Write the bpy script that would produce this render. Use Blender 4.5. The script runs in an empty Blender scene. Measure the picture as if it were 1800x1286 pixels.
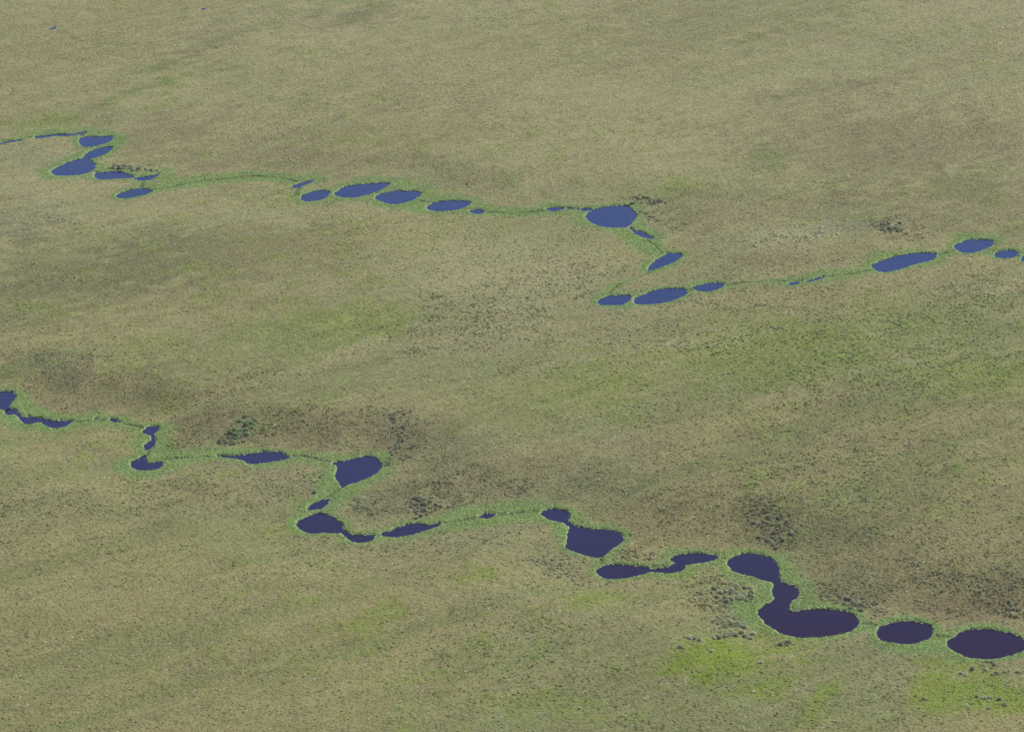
import bpy, math, random
import numpy as np
from mathutils import Vector

# ------------------------------------------------------------------ camera, world, sun, exposure
S = bpy.context.scene
H_CAM, DEP, HFOV = 240.0, math.radians(21.0), math.radians(18.0)
cam_d = bpy.data.cameras.new('camera'); cam = bpy.data.objects.new('camera', cam_d)
S.collection.objects.link(cam); S.camera = cam
cam.location = (0, 0, H_CAM); cam.rotation_euler = (math.radians(90) - DEP, 0, 0)
cam_d.angle = HFOV; cam_d.clip_start = 1.0; cam_d.clip_end = 40000.0

SUN_EL, SUN_AZ = math.radians(43), math.radians(46)      # azimuth clockwise from +Y (view direction)
W = bpy.data.worlds.new('World'); S.world = W; W.use_nodes = True
wn = W.node_tree; wn.nodes.clear()
sky = wn.nodes.new('ShaderNodeTexSky'); sky.sky_type = 'NISHITA'; sky.sun_disc = False
sky.sun_elevation = SUN_EL; sky.sun_rotation = SUN_AZ; sky.altitude = 200
sky.air_density = 1.0; sky.dust_density = 0.1; sky.ozone_density = 6.0
bg = wn.nodes.new('ShaderNodeBackground'); bg.inputs[1].default_value = 0.08
wo = wn.nodes.new('ShaderNodeOutputWorld')
wn.links.new(sky.outputs[0], bg.inputs[0]); wn.links.new(bg.outputs[0], wo.inputs[0])
sd_ = bpy.data.lights.new('sun', 'SUN'); sd_.energy = 4.2; sd_.angle = math.radians(0.53); sd_.color = (1.0, 0.955, 0.89)
sun = bpy.data.objects.new('sun', sd_); S.collection.objects.link(sun)
sun.rotation_euler = (math.radians(90) - SUN_EL, 0, math.radians(180) - SUN_AZ)
sun.location = (0, 0, 400)
S.view_settings.view_transform = 'Standard'; S.view_settings.look = 'None'
S.view_settings.gamma = 1; S.view_settings.use_curve_mapping = False
S.view_settings.exposure = 0.53
S.cycles.volume_step_rate = 1.0
S.cycles.max_bounces = 6; S.cycles.diffuse_bounces = 2; S.cycles.volume_bounces = 1

WATER_Z = -0.27
rng = np.random.default_rng(7)
random.seed(7)

# ------------------------------------------------------------------ picture position -> point on the land
FX = 900.0 / math.tan(HFOV / 2)
def P(px, py, z=0.0):
    px = np.asarray(px, float); py = np.asarray(py, float)
    a = (px - 900.0) / FX; b = -(py - 643.0) / FX
    dy = math.cos(DEP) + b * math.sin(DEP)
    dz = -math.sin(DEP) + b * math.cos(DEP)
    t = (z - H_CAM) / dz
    return np.stack([a * t, dy * t], -1)
def m_per_px(px, py):
    p = P(px, py); d = math.sqrt(p[0] ** 2 + p[1] ** 2 + H_CAM ** 2)
    k = d / FX
    return k, k / (H_CAM / d)       # across, along the ground

# ------------------------------------------------------------------ value noise
def _h(ix, iy, s):
    n = (ix.astype(np.int64) * 374761393 + iy.astype(np.int64) * 668265263 + s * 1442695041) & 0xffffffff
    n = ((n ^ (n >> 13)) * 1274126177) & 0xffffffff
    return ((n ^ (n >> 16)) & 0xffff) / 65535.0
def vn(x, y, s=0):
    ix = np.floor(x); iy = np.floor(y); fx = x - ix; fy = y - iy
    fx = fx * fx * (3 - 2 * fx); fy = fy * fy * (3 - 2 * fy)
    a = _h(ix, iy, s); b = _h(ix + 1, iy, s); c = _h(ix, iy + 1, s); d = _h(ix + 1, iy + 1, s)
    return (a + (b - a) * fx) * (1 - fy) + (c + (d - c) * fx) * fy
def fbm(x, y, size, s=0, octs=4, gain=0.5):
    v = 0; amp = 1; tot = 0; c, sn = math.cos(0.6), math.sin(0.6)
    x = x / size; y = y / size
    for o in range(octs):
        v = v + amp * vn(x + 17.3 * o, y - 9.1 * o, s + o); tot += amp; amp *= gain
        x, y = (x * c - y * sn) * 2.03, (x * sn + y * c) * 2.03
    return v / tot
def sm(a, b, x):
    t = np.clip((x - a) / (b - a), 0, 1); return t * t * (3 - 2 * t)

# ------------------------------------------------------------------ pond outlines (photo coordinates through each close-up's origin and scale)
def R(x0, y0, s, pts): return [(x0 + x / s, y0 + y / s) for x, y in pts]
A = lambda p: R(0, 200, 4, p)
B = lambda p: R(450, 280, 4, p)
C3 = lambda p: R(900, 320, 4, p)
D = lambda p: R(1350, 380, 4, p)
E = lambda p: R(0, 660, 4.5, p)
F = lambda p: R(380, 700, 4.0909, p)
G = lambda p: R(650, 850, 4, p)
K = lambda p: R(1020, 930, 3.75, p)
L = lambda p: R(1400, 1030, 4.5, p)
PONDS = [
 (A([(553,190),(575,168),(640,162),(700,163),(750,158),(790,158),(788,185),(750,205),(700,220),(650,232),(600,236),(568,218)]), 'small blue pond, topmost of the three in a column at the far left'),
 (A([(365,405),(400,378),(460,350),(530,326),(575,318),(600,292),(645,260),(700,240),(745,233),(785,238),(775,262),(735,285),(680,308),(625,322),(655,345),(668,368),(655,395),(620,415),(560,428),(490,434),(410,434),(375,425)]), 'blue pond with a slanting finger arm reaching up to the right, far left'),
 (A([(665,430),(700,415),(780,408),(840,408),(890,425),(940,440),(925,452),(860,455),(780,458),(710,462),(675,452)]), 'flat blue pond directly below the dark bushes on the far left bank'),
 (A([(940,458),(985,446),(1040,440),(1085,430),(1115,420),(1122,425),(1090,450),(1050,465),(980,468)]), 'thin curved sliver of water at the foot of the far left bushes'),
 (A([(820,575),(850,558),(910,540),(980,530),(1040,533),(1068,543),(1040,562),(980,578),(900,594),(830,592)]), 'small blue oval pond where the faint green channel starts on the left'),
 (B([(250,192),(300,172),(350,155),(400,142),(395,160),(350,178),(300,198),(265,199)]), 'short narrow slanting pool in the bright green hollow of the upper stream'),
 (B([(318,270),(330,250),(380,235),(440,222),(490,218),(512,232),(508,255),(470,280),(420,292),(360,295),(325,288)]), 'small blue oval pond just below the narrow slanting pool'),
 (B([(553,240),(590,215),(640,190),(720,178),(800,170),(880,166),(938,172),(920,190),(870,215),(810,240),(740,260),(670,270),(600,265),(560,255)]), 'long pointed blue pond, first of the close pair in the upper stream'),
 (B([(838,270),(870,245),(920,232),(980,220),(1050,225),(1110,225),(1155,240),(1140,265),(1090,290),(1030,308),(960,316),(900,303),(855,285)]), 'lens shaped blue pond, second of the close pair in the upper stream'),
 (B([(1200,343),(1230,315),(1280,298),(1350,293),(1430,293),(1490,298),(1508,310),(1480,330),(1430,350),(1360,362),(1280,365),(1220,357)]), 'blue pond with a sharp right tip standing alone after the close pair'),
 (B([(1505,368),(1530,358),(1580,355),(1600,368),(1590,380),(1540,382)]), 'tiny pool beside the sharp tip of the lone upper pond'),
 (C3([(240,190),(280,181),(340,180),(365,185),(340,195),(290,205),(260,202)]), 'tiny flat pool in the green channel left of the large upper round pond'),
 (C3([(480,195),(510,187),(550,188),(552,198),(525,205),(490,203)]), 'tiny pool touching the left shoulder of the large upper round pond'),
 (C3([(523,240),(545,212),(590,190),(650,175),(720,168),(790,168),(828,178),(850,205),(875,232),(862,260),(845,285),(815,312),(760,322),(690,318),(620,310),(560,288),(530,262)]), 'largest round blue pond of the upper stream, near the dark brush heap'),
 (C3([(853,345),(900,350),(940,366),(990,400),(945,394),(900,380),(868,367)]), 'narrow diagonal sliver of water beside the pale green fen'),
 (C3([(955,622),(975,588),(1010,555),(1050,530),(1085,513),(1090,500),(1140,503),(1185,508),(1192,520),(1165,545),(1110,575),(1040,600),(985,618)]), 'steeply slanting blue pond at the sharp bend of the upper stream'),
 (C3([(603,845),(620,825),(670,805),(740,798),(800,797),(830,800),(828,825),(800,848),(760,865),(700,862),(640,865),(610,858)]), 'small blue oval pond, first of three below the sharp bend'),
 (C3([(857,845),(862,825),(900,803),(960,775),(1040,750),(1120,747),(1190,750),(1230,770),(1220,790),(1170,815),(1100,838),(1000,855),(920,857),(868,855)]), 'long blue oval pond, middle of three below the sharp bend'),
 (C3([(1270,745),(1310,725),(1380,712),(1450,708),(1495,715),(1475,735),(1440,755),(1380,768),(1320,765)]), 'pointed blue pond, last of three below the sharp bend'),
 (D([(145,475),(175,463),(220,463),(205,475),(160,482)]), 'tiny blue speck of water in the channel between pointed pond and ragged pond'),
 (D([(268,460),(310,448),(360,430),(400,424),(360,443),(310,457)]), 'very thin dark pool in the channel left of the ragged long pond'),
 (D([(730,350),(765,328),(830,305),(900,280),(960,272),(1040,262),(1110,258),(1175,260),(1180,280),(1150,308),(1080,325),(1000,345),(930,370),(860,388),(790,390),(750,375)]), 'long ragged edged blue pond slanting across the upper right'),
 (D([(1308,215),(1340,192),(1390,175),(1470,168),(1550,170),(1582,182),(1570,205),(1520,230),(1470,248),(1400,258),(1340,245)]), 'blue oval pond between the long ragged pond and the right edge'),
 (D([(1590,275),(1610,258),(1660,245),(1720,243),(1755,248),(1755,272),(1720,288),(1650,295),(1605,290)]), 'small flat pond near the upper right edge'),
 (D([(1783,300),(1800,275),(1830,262),(1880,270),(1900,300),(1850,325),(1790,318)]), 'pond cut by the upper right edge of the view'),
 (E([(-70,150),(-50,125),(0,122),(50,128),(100,135),(118,160),(105,195),(75,225),(70,262),(40,270),(0,258),(-50,240)]), 'blue pond cut by the left edge on the lower stream'),
 (E([(40,287),(65,270),(110,272),(132,284),(110,300),(65,306)]), 'tiny pool hanging below the pond cut by the left edge'),
 (E([(155,338),(180,331),(260,332),(335,333),(365,350),(430,365),(500,360),(570,358),(550,380),(510,400),(430,412),(380,397),(345,374),(310,364),(260,374),(215,380),(175,365)]), 'long stepped narrow blue pond with a dark far bank on the lower left'),
 (E([(865,348),(905,345),(965,366),(905,364)]), 'thin dark slit of water in the green channel above the meadow'),
 (E([(1132,448),(1155,415),(1190,400),(1250,410),(1240,440),(1200,465),(1160,458)]), 'small pool, upper of two in a short column on the lower left'),
 (E([(1142,570),(1150,545),(1180,520),(1215,505),(1228,520),(1215,555),(1180,582),(1155,587)]), 'small pool, lower of two in a short column on the lower left'),
 (E([(1035,705),(1055,675),(1100,650),(1155,633),(1150,665),(1165,690),(1220,688),(1270,683),(1288,708),(1260,730),(1200,742),(1110,745),(1060,730)]), 'notched blue pond shaped like a boot on the lower left'),
 (F([(45,416),(100,410),(180,410),(240,400),(320,388),(400,385),(460,395),(500,415),(528,425),(480,440),(420,448),(350,458),(280,466),(225,460),(190,440),(130,426)]), 'long pointed pond with a dark tail left of the fan shaped pond'),
 (F([(835,467),(900,455),(980,435),(1050,424),(1105,418),(1150,435),(1180,462),(1188,490),(1165,525),(1110,560),(1030,592),(960,615),(905,640),(885,610),(862,570),(860,540),(878,515),(868,478)]), 'large fan shaped blue pond beside the dark brush line'),
 (F([(655,795),(690,765),(740,738),(800,722),(820,722),(800,750),(780,775),(740,790)]), 'small wedge shaped pond between the fan shaped pond and a round pond'),
 (F([(578,915),(590,890),(640,855),(700,838),(750,830),(800,843),(850,870),(890,900),(905,940),(890,962),(820,962),(750,960),(690,967),(640,955),(600,935)]), 'round dark blue pond below the small wedge shaped pond'),
 (F([(945,998),(980,985),(1040,985),(1100,980),(1140,990),(1130,1010),(1090,1028),(1020,1032),(965,1020)]), 'small flat pond joined to the round one by a thin dark channel'),
 (F([(1195,985),(1200,965),(1260,950),(1330,925),(1400,905),(1440,900),(1500,910),(1560,905),(1615,898),(1580,920),(1520,940),(1440,965),(1370,980),(1300,992),(1240,988)]), 'long leaf shaped pond with a dark grey bush on its far bank'),
 (G([(765,230),(800,218),(850,209),(888,208),(870,222),(830,237),(795,235)]), 'tiny dark pool in the green channel before the small round pond'),
 (G([(1205,212),(1235,192),(1270,177),(1330,178),(1375,190),(1398,220),(1395,245),(1360,262),(1300,260),(1250,245),(1225,225)]), 'small round dark pond just above the square cornered pond'),
 (G([(1408,310),(1420,300),(1480,305),(1560,320),(1640,322),(1720,335),(1765,355),(1775,390),(1755,420),(1700,455),(1660,490),(1620,512),(1560,508),(1490,490),(1430,470),(1378,445),(1390,410),(1395,370),(1405,340)]), 'broad square cornered dark blue pond in the middle of the lower stream'),
 (K([(110,285),(125,260),(170,242),(240,238),(330,240),(400,245),(445,262),(500,265),(560,250),(610,235),(640,225),(600,205),(600,192),(650,170),(720,160),(800,163),(870,172),(912,175),(895,195),(850,207),(780,215),(720,225),(685,240),(680,262),(630,278),(580,282),(520,278),(470,274),(430,285),(370,300),(310,315),(240,322),(170,318),(130,302)]), 'long crooked pond with a pinched waist and a hooked right arm'),
 (K([(968,205),(1020,180),(1090,160),(1150,165),(1210,180),(1270,200),(1300,235),(1308,280),(1310,320),(1330,345),(1380,370),(1415,375),(1435,420),(1430,445),(1385,470),(1375,510),(1378,545),(1450,540),(1540,530),(1640,528),(1720,540),(1790,562),(1834,611),(1800,655),(1730,680),(1650,695),(1560,703),(1500,707),(1430,705),(1370,692),(1310,675),(1270,650),(1235,630),(1205,600),(1180,570),(1175,535),(1200,510),(1250,482),(1285,460),(1270,430),(1270,400),(1285,365),(1250,340),(1190,328),(1130,305),(1060,290),(1000,268),(975,240)]), 'largest pond of all, dark and S shaped, at the lower right'),
 (L([(632,370),(660,335),(720,305),(790,288),(870,280),(950,288),(1020,300),(1060,325),(1070,355),(1060,395),(1010,420),(950,440),(880,446),(800,442),(720,435),(660,415)]), 'dark oval pond between the S shaped pond and the corner pond'),
 (L([(1190,455),(1215,420),(1270,390),(1350,355),(1430,345),(1520,343),(1600,352),(1700,375),(1770,405),(1810,440),(1820,480),(1780,510),(1730,525),(1660,545),(1580,560),(1500,568),(1420,562),(1330,548),(1260,515),(1210,485)]), 'dark oval pond cut by the lower right edge of the view'),
 ([(87,66.2),(93,63.4),(99.5,62.2),(97.5,65.5),(91,67.2)], 'tiny lone pool with a dark bank in the far dry plain'),
 ([(352,30.8),(358,28.6),(364,27.6),(360,30.8),(355,32)], 'very small pool farthest away near the top edge'),
]
CHANNELS = [  # (points, half width in metres, label)
 (A([(-60,222),(0,213),(60,200),(130,190),(150,187)]), 0.85, 'narrow stream reach entering from the far left edge'),
 (A([(245,172),(330,160),(400,153),(470,153),(540,146),(600,131)]), 0.9, 'narrow stream reach leading to the topmost of the far left ponds'),
 (C3([(365,185),(420,188),(480,194)]), 0.35, 'thin channel into the tiny pool beside the large upper round pond'),
 (C3([(830,322),(855,346)]), 0.35, 'short gap of water under the large upper round pond'),
 (E([(120,290),(140,310),(165,338)]), 0.30, 'thin dark channel beside the pale curved bank on the lower left'),
 (E([(745,348),(762,345),(780,343)]), 0.35, 'short dark slit in the grassy channel on the lower left'),
 (E([(1203,462),(1208,485),(1214,510)]), 0.30, 'thin channel joining the two pools of the short column'),
 (F([(5,414),(40,417),(70,417)]), 0.35, 'thin dark tail of water at the tip of the long pointed pond'),
 (F([(895,955),(925,968),(958,998)]), 0.55, 'dark channel joining the round pond to the small flat pond'),
 (G([(975,217),(1010,215)]), 0.30, 'short dark slit before the small round pond'),
 (G([(1370,262),(1390,282),(1420,303)]), 0.45, 'dark channel joining the small round pond to the square cornered pond'),
]
STREAMS = [
 [(-150,262),(-30,252),(60,240),(140,236),(170,247),(170,268),(135,293),(200,308),(255,312),(240,338),(290,330),(350,318),(450,309),(500,313),(530,322),(518,342),(555,343),(640,333),(700,347),(790,361),(840,371),(900,375),(975,368),(1030,368),(1075,381),(1110,405),(1150,430),(1172,455),(1140,480),(1085,500),(1060,526),(1080,527),(1160,518),(1250,503),(1320,495),(1400,493),(1500,480),(1590,460),(1680,440),(1715,432),(1770,447),(1830,455),(1950,470)],
 [(-150,690),(-10,700),(15,722),(60,738),(110,743),(180,737),(240,748),(265,755),(263,780),(255,815),(300,805),(400,800),(460,803),(530,800),(600,815),(630,828),(595,858),(562,885),(560,920),(630,945),(720,932),(770,920),(860,905),(940,898),(975,903),(1010,930),(1045,950),(1055,980),(1060,1000),(1095,1003),(1180,990),(1260,978),(1320,990),(1365,1020),(1385,1050),(1400,1085),(1500,1090),(1590,1110),(1680,1120),(1735,1130),(1830,1130),(1980,1140)],
]

def smooth_closed(p, n=4):
    p = np.array(p); N = len(p); out = []
    for i in range(N):
        a, b, c, d = p[i-1], p[i], p[(i+1) % N], p[(i+2) % N]
        for k in range(n):
            t = k / n
            out.append(0.5 * ((2*b) + (-a+c)*t + (2*a-5*b+4*c-d)*t*t + (-a+3*b-3*c+d)*t**3))
    return np.array(out)
def resample(p, step, closed=True):
    q = np.vstack([p, p[:1]]) if closed else p
    seg = np.linalg.norm(np.diff(q, axis=0), axis=1); s = np.concatenate([[0], np.cumsum(seg)])
    n = max(8 if closed else 2, int(s[-1] / step)); t = np.linspace(0, s[-1], n + (0 if closed else 1), endpoint=not closed)
    return np.stack([np.interp(t, s, q[:, 0]), np.interp(t, s, q[:, 1])], -1)
def area(p):
    x, y = p[:, 0], p[:, 1]; return 0.5 * np.sum(x * np.roll(y, -1) - np.roll(x, -1) * y)
def normals(p):                     # outward, for a counter-clockwise loop
    t = np.roll(p, -1, 0) - np.roll(p, 1, 0); t /= np.maximum(np.linalg.norm(t, axis=1, keepdims=True), 1e-6)
    return np.stack([t[:, 1], -t[:, 0]], -1)
def offset(p, d): return p + normals(p) * d

outlines = []
for pts, lab in PONDS:
    q = smooth_closed(pts); g = P(q[:, 0], q[:, 1], WATER_Z); g = resample(g, 0.35)
    if area(g) < 0: g = g[::-1]
    n = normals(g)
    g[:, 1] -= 0.55 * np.clip(-n[:, 1], 0, 1)            # water running in under the near bank's grass
    n = normals(g)
    rough = 0.35 + 0.65 * sm(-0.2, 0.6, n[:, 1])          # ragged far banks, cleaner near ones
    w = rough * (fbm(g[:, 0], g[:, 1], 1.5, 91, 4, 0.65) - 0.5) * 1.3
    g = g + n * w[:, None]
    outlines.append((g, lab))
for pts, hw, lab in CHANNELS:
    p = np.array(pts); g = resample(P(p[:, 0], p[:, 1], WATER_Z), 0.5, False)
    t = np.gradient(g, axis=0); t /= np.linalg.norm(t, axis=1, keepdims=True); nn = np.stack([-t[:, 1], t[:, 0]], -1)
    L_ = len(g); wv = hw * (0.75 + 0.6 * fbm(g[:, 0], g[:, 1], 3.0, 55, 2)) * np.clip(np.minimum(np.arange(L_), np.arange(L_)[::-1]) / 1.5 + 0.5, 0, 1)
    poly = np.vstack([g + nn * wv[:, None], (g - nn * wv[:, None])[::-1]])
    if area(poly) < 0: poly = poly[::-1]
    outlines.append((poly, lab))

# ------------------------------------------------------------------ ground sheet: fine where the photo looks, coarse out to the horizon
def half_w(y): return 0.1755 * np.clip(y, 425, 1000) + 42
uf = np.linspace(-1, 1, 961); ue = 1 + (2 ** (np.arange(1, 22) / 3.0) - 1) * 0.25
u = np.concatenate([-ue[::-1], uf, ue])
yf = np.arange(425, 990, 0.5)
ynear = 425 - (2 ** (np.arange(1, 20) / 2.2) - 1) * 1.2
yfar = yf[-1] + (2 ** (np.arange(1, 34) / 2.6) - 1) * 1.5
ys = np.concatenate([ynear[::-1], yf, yfar])
UU, YY = np.meshgrid(u, ys); XX = UU * half_w(YY)
NY, NX = XX.shape
x = XX.ravel(); y = YY.ravel()

def seg_dist(x, y, a, b):
    dx, dy = b - a; L2 = dx * dx + dy * dy + 1e-12
    t = np.clip(((x - a[0]) * dx + (y - a[1]) * dy) / L2, 0, 1)
    return np.hypot(x - a[0] - t * dx, y - a[1] - t * dy)
def inside(x, y, p):
    r = np.zeros(len(x), bool); n = len(p)
    for i in range(n):
        x0, y0 = p[i]; x1, y1 = p[(i + 1) % n]
        if y0 == y1: continue
        c = ((y0 > y) != (y1 > y)) & (x < (x1 - x0) * (y - y0) / (y1 - y0) + x0)
        r ^= c
    return r
sdf = np.full(len(x), 60.0); sdf_iso = sdf.copy()
ISO = (len(PONDS) - 2, len(PONDS) - 1)                    # two lone pools up on the plain, with a water level of their own
PAD = 24.0
iu0 = len(ue)
for gi_, (g, lab) in enumerate(outlines):
    lo = g.min(0) - PAD; hi = g.max(0) + PAD
    r0 = max(0, np.searchsorted(ys, lo[1])); r1 = min(NY, np.searchsorted(ys, hi[1]))
    if r0 >= r1: continue
    sub = np.zeros((NY, NX), bool)
    sub[r0:r1] = (XX[r0:r1] > lo[0]) & (XX[r0:r1] < hi[0])
    idx = np.flatnonzero(sub.ravel()); xs, yy = x[idx], y[idx]
    d = np.full(len(idx), 99.0); n = len(g)
    for i in range(n):
        d = np.minimum(d, seg_dist(xs, yy, g[i], g[(i + 1) % n]))
    d = np.where(inside(xs, yy, g), -d, d)
    if gi_ in ISO: sdf_iso[idx] = np.minimum(sdf_iso[idx], d)
    else: sdf[idx] = np.minimum(sdf[idx], d)
dstream = np.full(len(x), 1e4)
near = (y > 380) & (y < 1100)
xi, yi = x[near], y[near]; dd = np.full(len(xi), 1e4); side = np.zeros(len(xi))
for st in STREAMS:
    q = np.array(st); g = P(q[:, 0], q[:, 1], 0.0)
    for i in range(len(g) - 1):
        sdn = seg_dist(xi, yi, g[i], g[i + 1]); cl = sdn < dd
        ym = g[i][1] + (g[i + 1][1] - g[i][1]) * np.clip((xi - g[i][0]) / (g[i + 1][0] - g[i][0] + 1e-6), 0, 1)
        side = np.where(cl, yi - ym, side); dd = np.minimum(dd, sdn)
dstream[near] = dd; far_side = np.zeros(len(x)); far_side[near] = sm(-6, 6, side)
dval = np.minimum(dstream, np.maximum(sdf + 1.0, 0))     # distance to the wet valley bottom

# wet sedge belt: uneven width
wn_ = fbm(x, y, 14, 31, 3)
fringe = dval + (wn_ - 0.5) * 10.0
belt = 0.92 * (1 - sm(1.6, 4.4, fringe))
belt = np.maximum(belt, 1 - sm(0.9, 2.0, sdf + (fbm(x, y, 5, 77, 2) - 0.5) * 1.5))

# ------------------------------------------------------------------ plant colour over the land, some haze and slope shade mixed in
ca, sa = math.cos(math.radians(38)), math.sin(math.radians(38))
su, sv = x * ca + y * sa, -x * sa + y * ca                # along / across the drainage streaks
streak = fbm(su / 7.0, sv, 7.0, 11, 4, 0.55)
streak2 = fbm(su / 4.0, sv, 2.2, 12, 3, 0.55)
big = fbm(x, y, 70, 21, 4)
mid = fbm(x, y, 16, 41, 4, 0.6)
sml = fbm(x, y, 3.5, 51, 4, 0.65)
sml2 = fbm(x, y, 2.2, 61, 3, 0.65)
TAN = np.array((0.242, 0.218, 0.102)); OLIVE = np.array((0.188, 0.188, 0.080)); GREEN = np.array((0.158, 0.186, 0.070))
LIME = np.array((0.165, 0.215, 0.036)); BROWN = np.array((0.172, 0.145, 0.080)); GREY = np.array((0.190, 0.195, 0.112))
DARK = np.array((0.145, 0.142, 0.068)); SEDGE = np.array((0.158, 0.252, 0.082)); RUST = np.array((0.205, 0.150, 0.078)); PALE = np.array((0.29, 0.27, 0.145))
COLS = dict(tan=TAN, olive=OLIVE, green=GREEN, lime=LIME, brown=BROWN, grey=GREY, dark=DARK, rust=RUST, pale=PALE, sedge=SEDGE)
def mix(a, b, t): return a + (b - a) * np.clip(t, 0, 1)[:, None]
col = np.tile(TAN * 0.55 + OLIVE * 0.45, (len(x), 1))
col = mix(col, TAN, sm(0.38, 0.60, streak) * 1.0)
col = mix(col, GREEN, sm(0.48, 0.66, 1 - streak) * 0.6)
col = mix(col, GREY, sm(0.5, 0.75, big) * 0.4)
col = mix(col, OLIVE, sm(0.5, 0.7, mid) * 0.5)

ZONES = [  # cx, cy, rx, ry, angle (deg, up to the right), kind, strength    (photo positions)
 (150,60,260,110,8,'tan',.6),(900,120,500,90,8,'tan',.35),(130,500,250,75,5,'dark',.62),(420,460,290,46,8,'dark',.7),  # broad dark swaths: olive growth, plus slope shade put into the colour
 (1250,50,260,40,5,'olive',.4),(620,45,90,14,12,'dark',.55),(370,85,70,12,15,'dark',.45),(1480,165,120,10,8,'dark',.4),
 (650,420,240,60,4,'tan',.6),(900,470,190,60,2,'pale',.5),(60,390,110,35,5,'grey',.5),(60,280,90,28,0,'grey',.5),
 (260,240,130,30,12,'brown',.35),(550,260,260,50,8,'brown',.25),(760,250,220,40,8,'tan',.35),
 (1200,330,60,16,10,'lime',.5),(1370,370,200,40,0,'brown',.35),(1560,260,240,70,0,'brown',.4),(1700,350,160,60,0,'brown',.4),
 (1690,330,70,30,0,'green',.5),(1400,450,130,22,6,'rust',.3),(1470,395,80,25,0,'grey',.6),(1390,425,90,30,5,'pale',.35),(1690,510,120,20,8,'grey',.3),
 (85,215,60,12,8,'lime',.5),(230,175,90,9,22,'green',.8),(265,130,40,6,20,'green',.7),(430,40,120,7,18,'grey',.4),(640,15,80,6,15,'green',.4),
 (1110,412,28,14,-8,'lime',.55),(1130,425,40,8,-22,'sedge',.6),(525,345,30,14,0,'lime',.45),
 (550,590,170,45,8,'lime',.42),(400,640,220,60,8,'green',.5),(640,570,80,30,5,'lime',.3),
 (330,560,220,30,8,'tan',.5),(60,690,80,30,0,'brown',.45),(200,690,150,35,0,'brown',.6),(420,700,120,25,0,'brown',.4),
 (550,755,190,40,0,'rust',.45),(480,760,150,30,0,'brown',.5),(690,790,60,35,40,'brown',.6),(330,770,60,30,0,'brown',.4),
 (140,640,60,14,10,'grey',.6),(420,765,32,14,20,'grey',.8),
 (1350,560,360,60,8,'tan',.45),(1220,600,130,25,8,'pale',.3),(1500,530,180,30,8,'tan',.3),
 (1500,620,320,80,0,'lime',.38),(1250,650,300,60,5,'lime',.36),(1000,700,180,60,0,'lime',.34),(1690,600,120,60,0,'green',.5),(1720,700,120,40,0,'lime',.45),
 (930,760,120,40,0,'lime',.18),(1600,750,260,60,0,'brown',.3),(1250,830,300,60,0,'brown',.30),(1500,880,320,80,0,'dark',.35),
 (1650,980,260,80,0,'brown',.45),(1330,930,120,40,0,'brown',.55),(1520,1050,180,22,-8,'brown',.5),(1760,1065,120,30,0,'brown',.5),(1700,1075,110,18,0,'rust',.4),
 (850,850,140,40,0,'brown',.5),(720,880,90,25,0,'brown',.4),(1130,930,70,40,0,'brown',.4),(650,895,120,25,0,'grey',.35),
 (450,860,170,40,5,'brown',.35),(470,850,120,30,0,'grey',.3),(200,870,260,50,5,'tan',.5),(130,1000,220,110,10,'tan',.35),
 (500,1080,500,120,10,'tan',.35),(850,1020,260,50,10,'tan',.4),(480,935,80,13,8,'lime',.5),(200,1230,300,60,5,'olive',.3),
 (970,985,60,35,0,'grey',.6),(880,960,90,25,5,'grey',.4),(1280,1055,60,30,-20,'grey',.6),
 (825,1045,40,11,20,'lime',.6),(665,1108,50,18,30,'lime',.55),(1060,1058,80,22,5,'lime',.75),(1030,1090,60,12,10,'lime',.4),
 (1280,1170,135,52,5,'lime',1.0),(1345,1232,62,20,10,'lime',.8),(1225,1135,40,20,0,'lime',.5),(1450,1235,45,14,35,'lime',.8),
 (1640,1215,64,34,40,'lime',.95),(1745,1230,130,42,0,'lime',.9),(1680,1170,80,16,-10,'lime',.4),(1430,1280,40,10,20,'lime',.5),(900,1180,120,40,10,'green',.5),(880,1265,160,22,0,'lime',.35),(720,1225,40,10,15,'lime',.3),
 (1550,1190,90,60,0,'brown',.4),(1190,1030,130,40,5,'tan',.5),(1180,1100,100,40,10,'tan',.4),(1380,1190,90,24,0,'brown',.2),
 (110,295,14,6,30,'rust',.6),(270,620,80,20,8,'lime',.25),(1350,275,20,30,60,'green',.6),
 (720,350,60,10,10,'green',.5),(450,340,60,10,5,'green',.4),(1330,505,150,6,4,'green',.5),
]
def blob(x, y, cx, cy, rx, ry, ang, s):
    g0 = P(cx, cy); kx, ky = m_per_px(cx, cy)
    dx = (x - g0[0]) / kx; dy = -(y - g0[1]) / ky         # to photo units about the centre
    a = -math.radians(ang); c, n = math.cos(a), math.sin(a)
    p = (dx * c + dy * n) / rx; q = (-dx * n + dy * c) / ry
    return np.hypot(p, q)
nz1 = (mid - 0.5) * 1.5 + (sml - 0.5) * 1.5 + (streak2 - 0.5) * 0.8
col = mix(col, PALE, sm(540, 860, y) * 0.75 * (0.6 + 0.8 * big))  # far land paler: drier growth plus distance haze put into the colour
for i, (cx, cy, rx, ry, ang, kind, k) in enumerate(ZONES):
    r = blob(x, y, cx, cy, rx, ry, ang, i)
    f = 1 - sm(0.35, 1.45, r + nz1 * 0.9)
    col = mix(col, COLS[kind], f * k * (0.62 if kind in ('brown', 'rust', 'dark') and cy > 600 else 1.0))
far_ = (y > 380) & (y < 1100)
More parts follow.
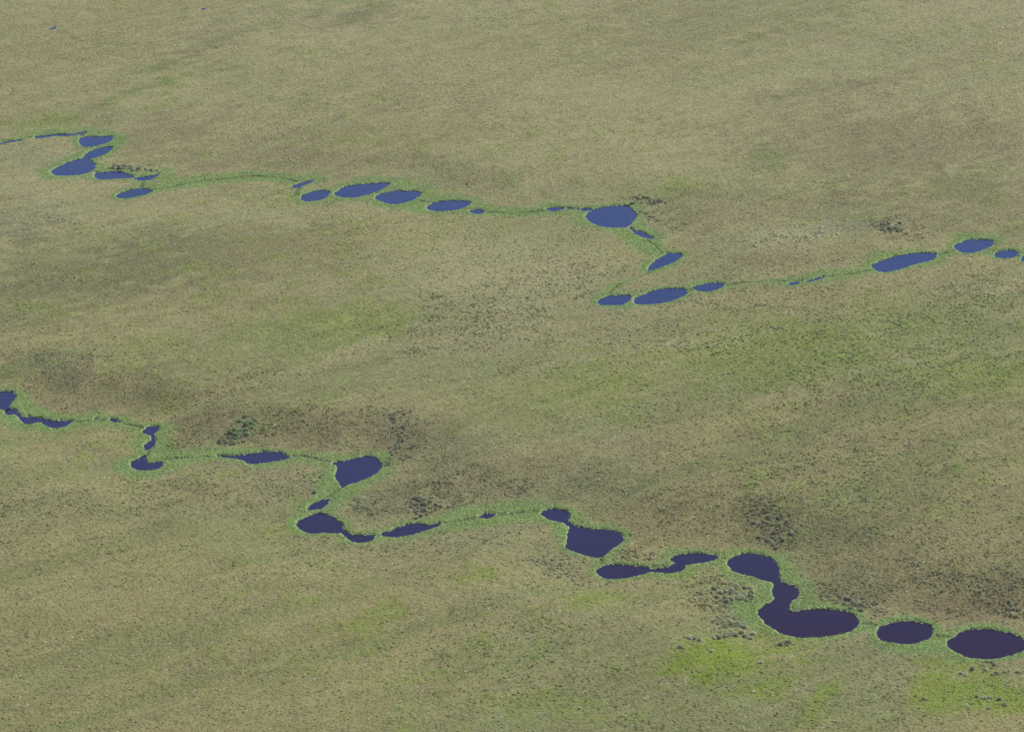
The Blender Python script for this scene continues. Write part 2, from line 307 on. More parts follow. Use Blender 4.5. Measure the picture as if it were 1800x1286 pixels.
# speckle of moss and small dead plants
speck = fbm(x, y, 5.5, 71, 4, 0.7)
limey = sm(0.56, 0.70, speck) * sm(0.38, 0.6, fbm(x, y, 45, 81, 3))
col = mix(col, LIME, limey * 0.38)
col = mix(col, BROWN, sm(0.55, 0.72, sml2) * 0.22)
col = mix(col, SEDGE, belt * (0.55 + 0.5 * mid))
col = mix(col, LIME, belt * sm(0.5, 0.75, sml) * 0.35)
col *= np.array((0.945, 0.968, 0.865)); col *= (0.90 + 0.20 * streak2)[:, None] * (0.93 + 0.14 * sml)[:, None] * 0.93
PEAT = np.array((0.035, 0.026, 0.020))
# ------------------------------------------------------------------ shrub density over the land
SHRUBS = [  # cx, cy, rx, ry, ang, density per m2
 (250,300,60,14,0,.8),(220,296,22,7,0,1.6),(1130,355,30,9,0,1.6),(1180,385,70,22,-10,.8),(1380,420,120,35,5,.6),(1570,405,50,18,0,1.4),(1300,370,150,40,0,.5),
 (880,560,150,50,5,.9),(980,500,90,40,0,.8),(900,470,180,60,0,.4),(1500,640,380,110,0,.7),(1700,560,160,60,0,.6),(1150,680,260,70,0,.4),(800,600,120,50,5,.5),
 (1500,880,360,110,0,.6),(1360,930,60,30,-20,1.8),(1250,900,160,50,0,.6),(1650,1000,260,80,0,.7),(1500,1055,90,20,-20,1.6),(1770,1075,50,20,-20,1.8),
 (550,750,190,40,0,.7),(700,770,30,40,60,1.1),(420,770,35,14,10,2.0),(330,770,60,35,0,.9),(430,690,140,20,10,.7),(150,660,90,20,5,.8),(50,675,12,14,50,1.4),
 (740,895,40,12,0,1.8),(840,870,110,20,5,.8),(660,890,90,20,0,1.0),(1080,940,40,30,0,1.2),(1110,975,50,14,0,1.5),
 (1290,1050,50,26,-20,1.9),(1270,1110,60,16,10,1.0),(980,990,60,35,0,1.1),(900,950,120,25,0,.6),(500,850,120,35,0,.6),(150,900,240,70,5,.6),(180,1000,240,60,8,.35),(520,950,60,14,0,.5),(620,960,60,10,0,.8),(930,660,160,40,4,.5),(1290,1060,70,50,-20,1.9),(1250,1075,60,26,0,1.3),(760,860,90,16,0,1.0),(250,850,60,20,0,.3),
 (1020,1010,80,25,0,.6),(1740,1190,110,40,0,.35),(1380,1070,20,8,0,0),(470,60,150,12,15,.35),(350,100,120,18,15,.3),(1480,160,150,14,8,.4),(1300,170,120,10,8,.25),
 (60,400,110,30,5,.5),(400,350,120,20,0,.4),(700,340,200,12,0,.4),(1550,1085,60,10,-10,.8),(1420,1045,60,16,-20,1.0),(540,905,20,25,60,.4),(1600,480,150,12,8,.25),(1700,640,160,60,0,.4)
]
dens = 0.14 + 0.25 * sm(0, 60, x) * (1 - sm(660, 760, y)) + 0.5 * sm(0.45, 0.7, fbm(x, y, 28, 101, 3)) * 0.6
for i, (cx, cy, rx, ry, ang, k) in enumerate(SHRUBS):
    dens = np.maximum(dens, k * (1 - sm(0.45, 1.3, blob(x, y, cx, cy, rx, ry, ang, i) + nz1 * 0.7)))
dens *= 0.85 + 1.0 * sm(0.35, 0.65, speck)
dens *= 1 - 0.55 * sm(650, 800, y)
dens *= 1 - 0.93 * belt
dens = np.where(sdf < 1.2, 0, dens)

# ------------------------------------------------------------------ height of the land
trench = (1 - sm(0.15, 0.6, dstream + (fbm(x, y, 6, 401, 2) - 0.5) * 0.9)) * np.where(sdf > 0.5, 1, 0)      # the narrow incised bed between pools
col = mix(col, np.array((0.055, 0.075, 0.032)), trench * 0.55)
rise = sm(3.5, 26.0 - 4.0 * far_side, dval + (mid - 0.5) * 5)
z = 2.0 * rise + rise * (fbm(x, y, 110, 201, 3) - 0.5) * 6.5
z += rise * (streak - 0.5) * 1.3 + (sml - 0.5) * 0.12 * (0.25 + 0.75 * rise) + (fbm(x, y, 1.3, 211, 2) - 0.5) * 0.05
z += rise * sm(0.5, 0.8, speck) * 0.12
z -= trench * 0.24
bank = 1 - sm(-0.45, 0.40, sdf)
zb = z * (1 - bank) + (-1.15) * bank
iso_z = {}
for k in ISO:
    c = outlines[k][0].mean(0); near_c = np.hypot(x - c[0], y - c[1]) < 3.0; zc = float(z[near_c].mean()); iso_z[k] = zc - 0.22
    wk = 1 - sm(2.5, 7, np.hypot(x - c[0], y - c[1])); zb = zb * (1 - wk) + zc * wk
zb -= 0.9 * (1 - sm(-0.5, 0.35, sdf_iso))
sdf = np.minimum(sdf, sdf_iso)
dst = np.hypot(x, y - 700)
zb += 6.0 * sm(1200, 6000, dst) * (fbm(x, y, 900, 301, 3) - 0.5)
edge = 1 - sm(-0.12, 0.22, sdf)
col = mix(col, PEAT, edge * 0.85)

def grid_mesh(name, x, y, z, nx, ny):
    me = bpy.data.meshes.new(name)
    nv = nx * ny; co = np.stack([x, y, z], -1).astype(np.float32)
    i = np.arange((ny - 1) * (nx - 1)); r = i // (nx - 1); c = i % (nx - 1); v = r * nx + c
    f = np.stack([v, v + 1, v + nx + 1, v + nx], -1).astype(np.int32)
    me.vertices.add(nv); me.vertices.foreach_set('co', co.ravel())
    me.loops.add(f.size); me.loops.foreach_set('vertex_index', f.ravel())
    me.polygons.add(len(f)); me.polygons.foreach_set('loop_start', np.arange(0, f.size, 4, dtype=np.int32))
    me.update(calc_edges=True); me.polygons.foreach_set('use_smooth', np.ones(len(f), bool))
    return me

# ------------------------------------------------------------------ materials
def new_mat(name):
    m = bpy.data.materials.new(name); m.use_nodes = True; nt = m.node_tree; nt.nodes.clear()
    return m, nt, lambda t, **k: _node(nt, t, k)
def _node(nt, t, k):
    n = nt.nodes.new(t)
    for a, b in k.items(): setattr(n, a, b)
    return n
def ground_material():
    m, nt, N = new_mat('tundra_ground'); Lk = nt.links.new
    at = N('ShaderNodeAttribute', attribute_name='plant'); geo = N('ShaderNodeNewGeometry')
    n1 = N('ShaderNodeTexNoise'); n1.inputs['Scale'].default_value = 2.6; n1.inputs['Detail'].default_value = 5; n1.inputs['Roughness'].default_value = .75
    n2 = N('ShaderNodeTexNoise'); n2.inputs['Scale'].default_value = 0.9; n2.inputs['Detail'].default_value = 4; n2.inputs['Roughness'].default_value = .7
    vo = N('ShaderNodeTexVoronoi'); vo.inputs['Scale'].default_value = 1.7
    for q in (n1, n2, vo): Lk(geo.outputs['Position'], q.inputs['Vector'])
    mr = N('ShaderNodeMapRange'); mr.inputs[1].default_value = .3; mr.inputs[2].default_value = .7; mr.inputs[3].default_value = .88; mr.inputs[4].default_value = 1.14
    Lk(n1.outputs[0], mr.inputs[0])
    hs = N('ShaderNodeHueSaturation'); mh = N('ShaderNodeMapRange'); mh.inputs[1].default_value = .3; mh.inputs[2].default_value = .7; mh.inputs[3].default_value = .465; mh.inputs[4].default_value = .53
    Lk(n2.outputs[0], mh.inputs[0]); Lk(mh.outputs[0], hs.inputs['Hue']); Lk(mr.outputs[0], hs.inputs['Value']); Lk(at.outputs['Color'], hs.inputs['Color'])
    bs = N('ShaderNodeBsdfPrincipled'); bs.inputs['Roughness'].default_value = .95; bs.inputs['Specular IOR Level'].default_value = .08
    Lk(hs.outputs[0], bs.inputs['Base Color'])
    ad = N('ShaderNodeMath', operation='ADD'); Lk(n1.outputs[0], ad.inputs[0]); Lk(vo.outputs[0], ad.inputs[1])
    bu = N('ShaderNodeBump'); bu.inputs['Strength'].default_value = .5; bu.inputs['Distance'].default_value = .08
    Lk(ad.outputs[0], bu.inputs['Height']); Lk(bu.outputs[0], bs.inputs['Normal'])
    o = N('ShaderNodeOutputMaterial'); Lk(bs.outputs[0], o.inputs[0]); return m
def leaf_material(name, src, colour=None, trans=.6, var=.25):
    """src 'INSTANCER': each scattered plant carries its own colour; else one colour varied per object"""
    m, nt, N = new_mat(name); Lk = nt.links.new
    if src: c = N('ShaderNodeAttribute', attribute_name='tint', attribute_type='INSTANCER').outputs['Color']
    else:
        r = N('ShaderNodeRGB'); r.outputs[0].default_value = (*colour, 1); oi = N('ShaderNodeObjectInfo')
        h = N('ShaderNodeHueSaturation'); a = N('ShaderNodeMapRange'); a.inputs[3].default_value = 1 - var; a.inputs[4].default_value = 1 + var
        Lk(oi.outputs['Random'], a.inputs[0]); Lk(a.outputs[0], h.inputs['Value']); Lk(r.outputs[0], h.inputs['Color']); c = h.outputs[0]
    ge = N('ShaderNodeNewGeometry'); h2 = N('ShaderNodeHueSaturation'); a2 = N('ShaderNodeMapRange'); a2.inputs[3].default_value = .85; a2.inputs[4].default_value = 1.15
    Lk(ge.outputs['Random Per Island'], a2.inputs[0]); Lk(a2.outputs[0], h2.inputs['Value']); Lk(c, h2.inputs['Color'])
    d = N('ShaderNodeBsdfDiffuse'); t = N('ShaderNodeBsdfTranslucent'); mx = N('ShaderNodeMixShader'); mx.inputs[0].default_value = trans
    Lk(h2.outputs[0], d.inputs[0]); Lk(h2.outputs[0], t.inputs[0]); Lk(d.outputs[0], mx.inputs[1]); Lk(t.outputs[0], mx.inputs[2])
    o = N('ShaderNodeOutputMaterial'); Lk(mx.outputs[0], o.inputs[0]); return m
def water_material():
    m, nt, N = new_mat('pond_water'); Lk = nt.links.new
    bs = N('ShaderNodeBsdfPrincipled'); bs.inputs['Roughness'].default_value = .06; bs.inputs['IOR'].default_value = 1.333; bs.inputs['Specular IOR Level'].default_value = .5; bs.inputs['Specular Tint'].default_value = (.98, .66, 1, 1)
    geo = N('ShaderNodeNewGeometry')
    n2 = N('ShaderNodeTexNoise'); n2.inputs['Scale'].default_value = .12; n2.inputs['Detail'].default_value = 3; Lk(geo.outputs['Position'], n2.inputs['Vector'])
    sp = N('ShaderNodeSeparateXYZ'); Lk(geo.outputs['Position'], sp.inputs[0])          # near dark to far blue: sky reflection painted into the base colour
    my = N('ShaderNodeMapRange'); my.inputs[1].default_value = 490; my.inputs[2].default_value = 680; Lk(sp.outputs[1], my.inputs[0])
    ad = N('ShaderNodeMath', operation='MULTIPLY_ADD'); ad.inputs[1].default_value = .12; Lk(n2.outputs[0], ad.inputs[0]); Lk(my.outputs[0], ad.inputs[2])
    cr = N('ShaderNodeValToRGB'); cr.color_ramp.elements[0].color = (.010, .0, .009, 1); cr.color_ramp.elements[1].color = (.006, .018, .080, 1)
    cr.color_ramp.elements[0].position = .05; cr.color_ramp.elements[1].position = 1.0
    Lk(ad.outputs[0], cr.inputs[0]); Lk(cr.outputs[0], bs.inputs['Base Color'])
    n1 = N('ShaderNodeTexNoise'); n1.inputs['Scale'].default_value = 3; n1.inputs['Detail'].default_value = 3; Lk(geo.outputs['Position'], n1.inputs['Vector'])
    bu = N('ShaderNodeBump'); bu.inputs['Strength'].default_value = .5; bu.inputs['Distance'].default_value = .03
    Lk(n1.outputs[0], bu.inputs['Height']); Lk(bu.outputs[0], bs.inputs['Normal'])
    o = N('ShaderNodeOutputMaterial'); Lk(bs.outputs[0], o.inputs[0]); return m
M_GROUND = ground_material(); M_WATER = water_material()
M_TUFT = leaf_material('grass_blades', True, trans=.15); M_TWIG = leaf_material('shrub_leaves', True, trans=.5)

# ------------------------------------------------------------------ the setting
gm = grid_mesh('ground', x, y, zb, NX, NY)
ca_ = gm.color_attributes.new('plant', 'FLOAT_COLOR', 'POINT')
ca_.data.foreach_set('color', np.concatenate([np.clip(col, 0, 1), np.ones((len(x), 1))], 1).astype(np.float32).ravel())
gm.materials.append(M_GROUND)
ground = bpy.data.objects.new('ground', gm); S.collection.objects.link(ground)
ground['kind'] = 'structure'; ground['label'] = 'flat olive and tan tundra plain with green mossy patches'; ground['category'] = 'tundra ground'

def flat_poly(name, p, z):
    me = bpy.data.meshes.new(name)
    me.from_pydata([(float(a), float(b), z) for a, b in p], [], [list(range(len(p)))]); me.update(); return me
n_ponds = len(PONDS)
for i, (g, lab) in enumerate(outlines):
    p = offset(g, 0.35) if i < n_ponds else offset(g, 0.25)
    nm = 'pond_water' if i < n_ponds else 'stream_water'
    me = flat_poly(nm, p, iso_z.get(i, WATER_Z) - (0.004 if i < n_ponds else 0.0))
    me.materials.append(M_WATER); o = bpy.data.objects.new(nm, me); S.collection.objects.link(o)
    o['kind'] = 'structure'; o['label'] = lab; o['category'] = 'pond' if i < n_ponds else 'stream'
    o['group'] = 'beaded ponds of the tundra streams' if i < n_ponds else 'thin channels linking the ponds'

# ------------------------------------------------------------------ sampling the land
g_z = zb.reshape(NY, NX); g_c = col.reshape(NY, NX, 3); g_s = sdf.reshape(NY, NX); g_b = belt.reshape(NY, NX); g_d = dens.reshape(NY, NX); g_w = trench.reshape(NY, NX); g_t = streak.reshape(NY, NX)
def samp(a, px, py):
    uu = px / half_w(py); ci = (uu + 1) / 2 * 960 + len(ue); ri = (py - 425) / 0.5 + len(ynear)
    ci = np.clip(ci, 0, NX - 1.001); ri = np.clip(ri, 0, NY - 1.001)
    c0 = ci.astype(int); r0 = ri.astype(int); fc = ci - c0; fr = ri - r0
    if a.ndim == 3: fc = fc[:, None]; fr = fr[:, None]
    return (a[r0, c0] * (1 - fc) + a[r0, c0 + 1] * fc) * (1 - fr) + (a[r0 + 1, c0] * (1 - fc) + a[r0 + 1, c0 + 1] * fc) * fr
Y0, Y1 = 440.0, 975.0
def scatter(density_max):
    n = int((Y1 - Y0) * 2 * 205 * density_max)
    py = rng.uniform(Y0, Y1, n); px = rng.uniform(-205, 205, n)
    k = np.abs(px) < 0.166 * np.hypot(py, H_CAM) + 12
    return px[k], py[k]

# ------------------------------------------------------------------ plant prototypes (kept out of the scene, drawn through the scatter)
def mesh_np(name, V, Fq, mat, NRM=None):
    me = bpy.data.meshes.new(name); me.from_pydata(V, [], Fq); me.materials.append(mat); me.update()
    if NRM:                                              # rounded shading over the whole clump, as leaves facing all ways give
        me.polygons.foreach_set('use_smooth', [True] * len(Fq)); me.normals_split_custom_set_from_vertices(NRM)
    return me
def tuft_mesh(name, n, rad, h, mat, seed):
    """a low tussock: a ragged crown of n drooping leaves round a raised heart"""
    r = random.Random(seed); V = [(0, 0, h)]; Fq = []; m2 = 2 * n
    for i in range(m2):
        a = (i + r.uniform(-.3, .3)) * math.pi / n; q = rad * (r.uniform(.42, .58) if i % 2 else r.uniform(.5, .66)); V.append((q*math.cos(a), q*math.sin(a), h * (r.uniform(.45, .6) if i % 2 else r.uniform(.75, .95))))
    for i in range(m2):
        a = (i + r.uniform(-.25, .25)) * math.pi / n; q = rad * (r.uniform(.55, .7) if i % 2 else r.uniform(.85, 1.2)); V.append((q*math.cos(a), q*math.sin(a), -.02 if i % 2 else r.uniform(.0, .25) * h))
    for i in range(m2):
        k = (i + 1) % m2; Fq += [(0, 1 + i, 1 + k), (1 + i, 1 + m2 + i, 1 + m2 + k, 1 + k)]
    me = mesh_np(name, V, Fq, mat); me.polygons.foreach_set('use_smooth', [True] * len(Fq)); return me
def shrub_mesh(name, n, rad, h, leaf, mat, seed, lobes=5, stems=0, stem_mat=None):
    r = random.Random(seed); V = []; Fq = []; NR = []
    L = [(r.uniform(-.55, .55) * rad, r.uniform(-.55, .55) * rad, r.uniform(.35, .62) * rad, r.uniform(.6, 1.0) * h) for _ in range(lobes)]
    for i in range(n):
        lx, ly, lr, lh = L[r.randrange(lobes)]
        a = r.uniform(0, 2 * math.pi); e = math.asin(r.uniform(0.0, 1)); q = r.uniform(.72, 1.05)
        cx, cy, cz = lx + lr*q*math.cos(e)*math.cos(a), ly + lr*q*math.cos(e)*math.sin(a), lh*q*(.12 + .88*math.sin(e))
        nx, ny, nz = math.cos(e)*math.cos(a) + r.uniform(-.6, .6), math.cos(e)*math.sin(a) + r.uniform(-.6, .6), math.sin(e) + r.uniform(-.4, .6)
        l = math.sqrt(nx*nx + ny*ny + nz*nz) + 1e-6; nx, ny, nz = nx/l, ny/l, nz/l
        ax, ay, az = -ny, nx, 0.0; la = math.hypot(ax, ay) + 1e-6; ax, ay = ax/la, ay/la
        bx, by, bz = ny*az - nz*ay, nz*ax - nx*az, nx*ay - ny*ax; s = leaf * r.uniform(.6, 1.3); t = s * r.uniform(.5, .9); k = len(V)
        V += [(cx + ax*s + 0*bx, cy + ay*s, cz), (cx + bx*t, cy + by*t, cz + bz*t), (cx - ax*s, cy - ay*s, cz), (cx - bx*t, cy - by*t, cz - bz*t)]
        Fq.append((k, k+1, k+2, k+3)); nn = Vector((math.cos(e)*math.cos(a)*.8 + nx*.3, math.cos(e)*math.sin(a)*.8 + ny*.3, math.sin(e)*.8 + .25 + nz*.2)).normalized(); NR += [nn] * 4
    nl = len(Fq)
    for i in range(stems):
        lx, ly, lr, lh = L[i % lobes]; w = .022 * r.uniform(.8, 1.4); k = len(V); tx, ty = lx + r.uniform(-.3, .3)*lr, ly + r.uniform(-.3, .3)*lr
        b0x, b0y = r.uniform(-.12, .12)*rad, r.uniform(-.12, .12)*rad
        for (px, py, pz, ww) in ((b0x, b0y, -.08, w), (b0x*.4 + tx*.6, b0y*.4 + ty*.6, lh*.5, w*.7), (tx, ty, lh*.92, w*.3)):
            for q in range(3): V.append((px + ww*math.cos(q*2.094), py + ww*math.sin(q*2.094), pz)); NR.append(Vector((math.cos(q*2.094), math.sin(q*2.094), 0)))
        for s_ in (0, 3):
            for q in range(3): Fq.append((k+s_+q, k+s_+(q+1) % 3, k+s_+3+(q+1) % 3, k+s_+3+q))
    me = mesh_np(name, V, Fq, mat, NR)
    if stem_mat:
        me.materials.append(stem_mat)
        for p in me.polygons[nl:]: p.material_index = 1
    return me
def proto_collection(name, meshes):
    c = bpy.data.collections.new(name)
    for i, me in enumerate(meshes):
        c.objects.link(bpy.data.objects.new('%s_plant_%d' % (name, i), me))
    return c
def make_stuff(name, label, cat, px, py, pz, scl, tint, coll, flat=None):
    n = len(px); me = bpy.data.meshes.new(name); me.vertices.add(n)
    me.vertices.foreach_set('co', np.stack([px, py, pz], -1).astype(np.float32).ravel())
    def fa(nm, v): a = me.attributes.new(nm, 'FLOAT', 'POINT'); a.data.foreach_set('value', v.astype(np.float32))
    fa('scl', scl); fa('rotz', rng.uniform(0, 6.283, n)); fa('flat', np.ones(n) if flat is None else flat)
    ia = me.attributes.new('pick', 'INT', 'POINT'); ia.data.foreach_set('value', rng.integers(0, len(coll.objects), n).astype(np.int32))
    t = me.attributes.new('tint', 'FLOAT_COLOR', 'POINT'); t.data.foreach_set('color', np.concatenate([tint, np.ones((n, 1))], 1).astype(np.float32).ravel())
    o = bpy.data.objects.new(name, me); S.collection.objects.link(o)
    ng = bpy.data.node_groups.new(name + '_scatter', 'GeometryNodeTree')
    ng.interface.new_socket('Geometry', in_out='INPUT', socket_type='NodeSocketGeometry'); ng.interface.new_socket('Geometry', in_out='OUTPUT', socket_type='NodeSocketGeometry')
    N = ng.nodes.new; gi = N('NodeGroupInput'); go = N('NodeGroupOutput'); ip = N('GeometryNodeInstanceOnPoints'); ci = N('GeometryNodeCollectionInfo')
    ci.inputs['Collection'].default_value = coll; ci.inputs['Separate Children'].default_value = True; ci.inputs['Reset Children'].default_value = True
    def na(nm, ty): q = N('GeometryNodeInputNamedAttribute'); q.data_type = ty; q.inputs['Name'].default_value = nm; return q.outputs['Attribute']
    cx = N('ShaderNodeCombineXYZ'); cs = N('ShaderNodeCombineXYZ'); mu = N('ShaderNodeMath'); mu.operation = 'MULTIPLY'; Lk = ng.links.new
    s_ = na('scl', 'FLOAT'); Lk(s_, mu.inputs[0]); Lk(na('flat', 'FLOAT'), mu.inputs[1])
    Lk(s_, cs.inputs[0]); Lk(s_, cs.inputs[1]); Lk(mu.outputs[0], cs.inputs[2]); Lk(na('rotz', 'FLOAT'), cx.inputs[2])
    Lk(gi.outputs[0], ip.inputs['Points']); Lk(ci.outputs[0], ip.inputs['Instance']); ip.inputs['Pick Instance'].default_value = True
    Lk(na('pick', 'INT'), ip.inputs['Instance Index']); Lk(cx.outputs[0], ip.inputs['Rotation']); Lk(cs.outputs[0], ip.inputs['Scale']); Lk(ip.outputs[0], go.inputs[0])
    md = o.modifiers.new('scatter', 'NODES'); md.node_group = ng
    o['kind'] = 'stuff'; o['label'] = label; o['category'] = cat
    return o
def jitter(c, amt, hue=.06):
    n = len(c); v = rng.uniform(1 - amt, 1 + amt, (n, 1)); return np.clip(c * v * rng.uniform(1 - hue, 1 + hue, (n, 3)), .005, .9)

# tussocks over the whole plain
px, py = scatter(4.6)
s_ = samp(g_s, px, py); keep = (s_ > .5)
px, py = px[keep], py[keep]; c = samp(g_c, px, py); pz = samp(g_z, px, py)
tus = proto_collection('tussock', [tuft_mesh('tussock', 5, .30, .065, M_TUFT, i) for i in range(5)])
tint = jitter(c * 1.04, .12, .05)
pz_ = np.zeros(len(px))
for q in ((1390,425,110,34,8,.3),(1260,605,110,24,8,.22),(900,470,180,60,2,.10),(100,295,90,40,0,.12),(1700,520,60,14,5,.15),(60,395,100,30,5,.12)):
    pz_ = np.maximum(pz_, q[5] * (1 - sm(.4, 1.3, blob(px, py, *q[:5], 0))))
pale = rng.random(len(px)) < .02 + pz_; tint[pale] = tint[pale] * .35 + np.array((.46, .43, .30)) * .65
make_stuff('tussock_grass', 'low dry tan and olive grass tussocks covering the whole plain', 'grass', px, py, pz, rng.uniform(.42, 1.1, len(px)), tint, tus)

# dwarf shrubs over the plain
px, py = scatter(3.4)
d = samp(g_d, px, py); keep = rng.random(len(px)) < d * 1.5 / 3.4
px, py, d = px[keep], py[keep], d[keep]; pz = samp(g_z, px, py); c = samp(g_c, px, py)
shr = proto_collection('dwarf_shrub', [shrub_mesh('dwarf_shrub', 50, .46, .26, .10, M_TWIG, 40 + i) for i in range(6)])
SH = np.array([(.125, .150, .070), (.170, .185, .105), (.230, .235, .165), (.150, .125, .085), (.115, .135, .062), (.30, .32, .22), (.27, .30, .19)])
base = SH[rng.integers(0, len(SH), len(px))]
tint = jitter(base * .95 + c * .85, .2)
big_ = np.clip(d / 1.6, 0, 1)
make_stuff('dwarf_shrub_undergrowth', 'ankle high dark green and grey dwarf shrubs speckled over the plain', 'shrubs', px, py, pz, (.24 + .46 * rng.random(len(px)) ** 1.5) * (1 + .35 * big_), tint, shr, rng.uniform(.8, 1.3, len(px)) * (1 + .25 * big_))

# sedge along the streams and pond rims
px, py = scatter(16.0)
s_ = samp(g_s, px, py); b = samp(g_b, px, py) * (1 - .8 * samp(g_w, px, py)); rim = (s_ > .10) & (s_ < .40)
pr = np.where(rim, .95, np.where((s_ > .3) & (b > .3), b * .2, 0)); keep = rng.random(len(px)) < pr
px, py, s_, rim = px[keep], py[keep], s_[keep], rim[keep]; pz = samp(g_z, px, py); c = samp(g_c, px, py)
pz = np.maximum(pz, WATER_Z - .02)
sg = proto_collection('sedge', [tuft_mesh('sedge', 4, .22, .10, M_TUFT, 80 + i) for i in range(4)])
RIM = np.array((.42, .50, .26))
tint = np.where(rim[:, None], c * .0 + RIM, c * 1.2); tint = jitter(tint, .2)
make_stuff('sedge_grass', 'bright green sedge lining the streams and pond banks', 'grass', px, py, pz, np.where(rim, rng.uniform(.5, .95, len(px)), rng.uniform(.7, 1.25, len(px))), tint, sg)

# ------------------------------------------------------------------ willow bushes: the largest shrubs, one object each
M_STEM, nt_, N_ = new_mat('willow_stem'); bs_ = N_('ShaderNodeBsdfPrincipled'); bs_.inputs['Base Color'].default_value = (.09, .065, .045, 1); bs_.inputs['Roughness'].default_value = .9
o_ = N_('ShaderNodeOutputMaterial'); nt_.links.new(bs_.outputs[0], o_.inputs[0])
WM = {'dark': leaf_material('willow_leaves_dark', None, (.40, .415, .26)), 'grey': leaf_material('willow_leaves_grey', None, (.50, .53, .35)),
      'green': leaf_material('willow_leaves_green', None, (.34, .44, .20)), 'pale': leaf_material('willow_leaves_pale', None, (.66, .63, .46))}
protos = {}
for k, m in WM.items():
    protos[k] = [shrub_mesh('willow_shrub', 190, .64, .60, .095, m, 300 + i, 6, 7, M_STEM) for i in range(4)]
def zat(gx, gy): return float(samp(g_z, np.array([gx]), np.array([gy]))[0])
def sat(gx, gy): return float(samp(g_s, np.array([gx]), np.array([gy]))[0])
CLUSTERS = [  # outline as photo points (a line with spread) , count, kind, size, label
 ([(674,822),(690,800),(704,778),(716,758)], 5, 4, 34, 'dark', .85, 'dark low bush in the brush line beside the fan shaped pond'),
 ([(660,740),(715,750)], 26, 8, 16, 'dark', .8, 'dark bush on the brown slope above the brush line of the fan shaped pond'),
 ([(385,775),(412,780)], 10, 5, 9, 'dark', 1.1, 'dark bush beside the pale green bush clump on the far bank'),
 ([(415,770),(440,755)], 12, 9, 14, 'green', 1.35, 'pale green bush in the tall clump above the long pointed pond'),
 ([(722,900),(752,900)], 10, 8, 12, 'dark', 1.1, 'dark bush in the clump on the far bank of the long leaf shaped pond'),
 ([(718,885),(790,892)], 14, 6, 12, 'grey', 1.1, 'grey green bush around the clump by the long leaf shaped pond'),
 ([(200,297),(218,296),(240,300)], 8, 4, 14, 'dark', 1.5, 'dark bush crowded on the far bank above the flat pond'),
 ([(245,297),(278,303)], 8, 3, 6, 'dark', 1.2, 'dark bush at the right end of the brush above the water sliver'),
 ([(1110,357),(1135,350),(1165,357)], 12, 4, 18, 'dark', 1.3, 'dark bush in the brush heap beyond the largest upper round pond'),
 ([(1130,372),(1145,388)], 12, 6, 8, 'dark', 1.0, 'dark bush scattered right of the largest upper round pond'),
 ([(1545,405),(1590,408)], 14, 7, 16, 'dark', 1.4, 'dark bush in the patch left of the upper right oval pond'),
 ([(1330,445),(1400,425),(1460,415)], 26, 12, 20, 'pale', .9, 'pale whitish bush on the knoll above the green channel'),
 ([(1345,935),(1370,945)], 26, 14, 22, 'dark', 1.1, 'dark bush on the brown slope beyond the S shaped pond'),
 ([(1470,1055),(1515,1068)], 16, 7, 16, 'dark', 1.0, 'dark bush on the far bank right of the S shaped pond'),
 ([(1770,1070),(1795,1090)], 16, 9, 12, 'dark', 1.1, 'dark bush on the bank above the corner pond'),
 ([(1275,1045),(1315,1050)], 20, 13, 26, 'grey', 1.25, 'grey green bush in the thicket left of the S shaped pond neck'),
 ([(1250,1092),(1310,1100)], 12, 4, 11, 'grey', 1.2, 'grey green bush in the row below the thicket'),
 ([(1255,1133),(1290,1118),(1335,1120)], 10, 5, 13, 'grey', 1.3, 'grey bush in the ragged row across the bright green moss'),
 ([(1210,1143),(1235,1145)], 9, 4, 5, 'grey', 1.2, 'grey bush at the left end of the bright green moss'),
 ([(1370,1130),(1385,1132)], 7, 3, 4, 'dark', 1.15, 'dark bush just below the near bank of the S shaped pond'),
 ([(1735,1160),(1745,1170)], 6, 3, 3, 'dark', 1.2, 'dark bush below the near bank of the corner pond'),
 ([(1680,1178),(1740,1180),(1790,1180)], 26, 9, 10, 'grey', 1.1, 'grey bush on the green slope below the corner pond'),
 ([(1690,1240),(1760,1235)], 30, 14, 8, 'grey', 1.1, 'grey bush in the bright moss at the lower right'),
]
SINGLES = [ # one of a kind, each told apart by its place
 (1337,1183, 'pale', 1.2, 'small whitish bush alone in the middle of the bright green moss'),
 (1322,1235, 'pale', 1.25, 'small whitish bush with a dark left side in the lower moss patch'),
 (1658,1048, 'grey', 1.3, 'single round grey bush on the brown slope above the dark oval pond'),
 (1627,1238, 'dark', 1.3, 'lone dark bush in the bright moss strip below the dark oval pond'),
 (1250,1165, 'grey', 1.2, 'lone grey bush at the upper left of the bright green moss'),
 (1282,1158, 'grey', 1.1, 'lone grey bush in the bright moss below the ragged row'),
 (1197,1164, 'dark', 1.1, 'lone dark bush on the left margin of the bright green moss'),
 (1135,1083, 'grey', 1.1, 'lone grey bush in the dry grass between crooked pond and moss'),
 (432,763, 'green', 1.9, 'tallest pale green bush, on the far bank above the long pointed pond'),
 (556,911-45, 'grey', 1.2, 'lone grey bush between the fan shaped pond and the wedge shaped pond'),
]
MARG = 1.0
def add_willow(gx, gy, kind, size, label, group, k=[0]):
    me = protos[kind][k[0] % 4]; k[0] += 1
    o = bpy.data.objects.new('willow_shrub', me); S.collection.objects.link(o)
    s = size * random.uniform(.62, 1.1)
    o.location = (gx, gy, zat(gx, gy) - .03); o.rotation_euler = (0, 0, random.uniform(0, 6.28)); o.scale = (s, s, s * random.uniform(.8, 1.15))
    o['label'] = label; o['category'] = 'bush'
    if group: o['group'] = group
taken = []
def free(gx, gy, r): return all((gx - a) ** 2 + (gy - b) ** 2 > (r + c) ** 2 for a, b, c in taken)
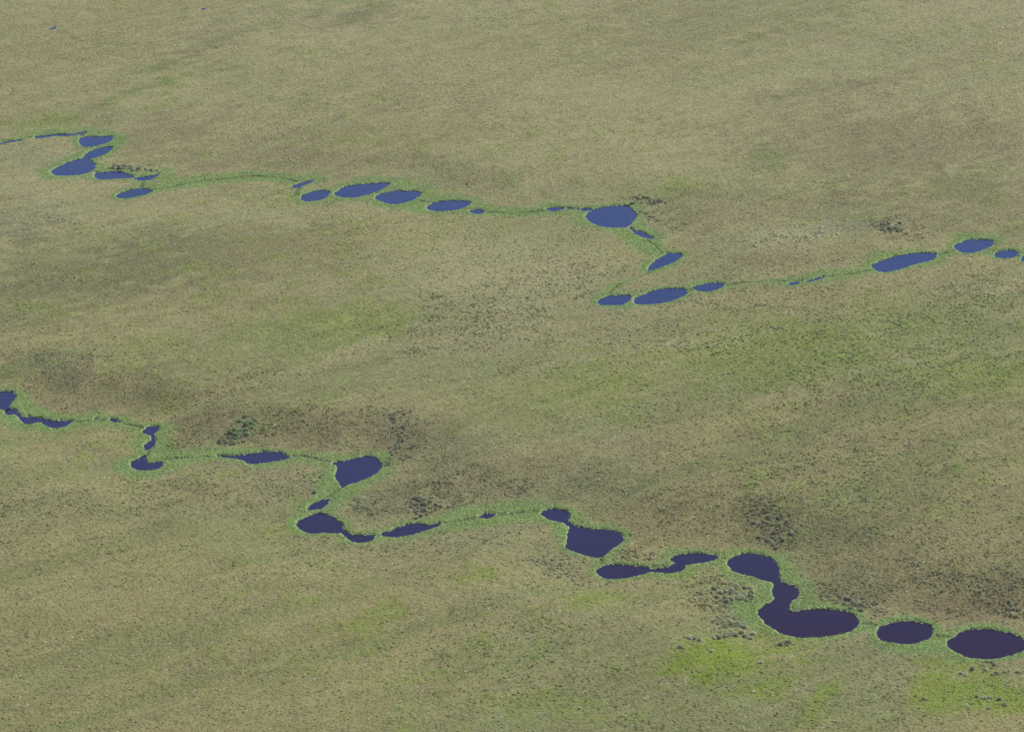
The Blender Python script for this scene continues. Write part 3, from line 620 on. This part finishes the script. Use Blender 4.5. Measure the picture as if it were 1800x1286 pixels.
for (cx, cy, kind, size, lab) in SINGLES:
    g = P(cx, cy); taken.append((g[0], g[1], .5 * size)); add_willow(g[0], g[1], kind, size, lab, None)
for line, sx, sy, n, kind, size, lab in CLUSTERS:
    ln = np.array(line, float); tries = 0; spots = []
    while len(spots) < n and tries < 1500:
        tries += 1
        t = random.random() * (len(ln) - 1); i = int(t); f = t - i; c = ln[i] * (1 - f) + ln[min(i + 1, len(ln) - 1)] * f
        g = P(c[0] + random.gauss(0, sx * .55), c[1] + random.gauss(0, sy * .55)); gx, gy = float(g[0]), float(g[1])
        if sat(gx, gy) < .9 * size or not free(gx, gy, .30 * size): continue
        taken.append((gx, gy, .30 * size)); spots.append((gx, gy))
    word = {}
    if len(spots) > 4:
        for w_, key in (('leftmost', lambda q: q[0] / q[1]), ('rightmost', lambda q: -q[0] / q[1]), ('nearest', lambda q: q[1]), ('farthest', lambda q: -q[1])):
            word[min((q for q in range(len(spots)) if q not in word), key=lambda q: key(spots[q]))] = w_
    for q, (gx, gy) in enumerate(spots):
        add_willow(gx, gy, kind, size, (word.get(q, 'inner') + ' ' if word else '') + lab, lab.replace('bush', 'bushes', 1))

# ------------------------------------------------------------------ haze
def haze():
    import bmesh
    me = bpy.data.meshes.new('haze'); bm = bmesh.new(); bmesh.ops.create_cube(bm, size=1)
    X0, X1, Ya, Yb, Z0, Z1 = -24000, 24000, -1500, 20500, -8, 262
    for v in bm.verts: v.co = ((X0 + X1)/2 + v.co.x*(X1 - X0), (Ya + Yb)/2 + v.co.y*(Yb - Ya), (Z0 + Z1)/2 + v.co.z*(Z1 - Z0))
    bm.to_mesh(me); bm.free()
    m, nt, N = new_mat('haze'); v = N('ShaderNodeVolumePrincipled'); v.inputs['Density'].default_value = HAZE; v.inputs['Color'].default_value = (.90, .76, 1.0, 1); v.inputs['Anisotropy'].default_value = .2
    o = N('ShaderNodeOutputMaterial'); nt.links.new(v.outputs[0], o.inputs['Volume']); me.materials.append(m)
    ob = bpy.data.objects.new('haze', me); S.collection.objects.link(ob); ob['kind'] = 'stuff'; ob['label'] = 'thin pale summer haze over the whole plain'; ob['category'] = 'haze'
HAZE = 0.00005
haze()
print('GRID', NX, NY, 'x', x.min(), x.max(), 'y', y.min(), y.max(), 'willows', len(taken))
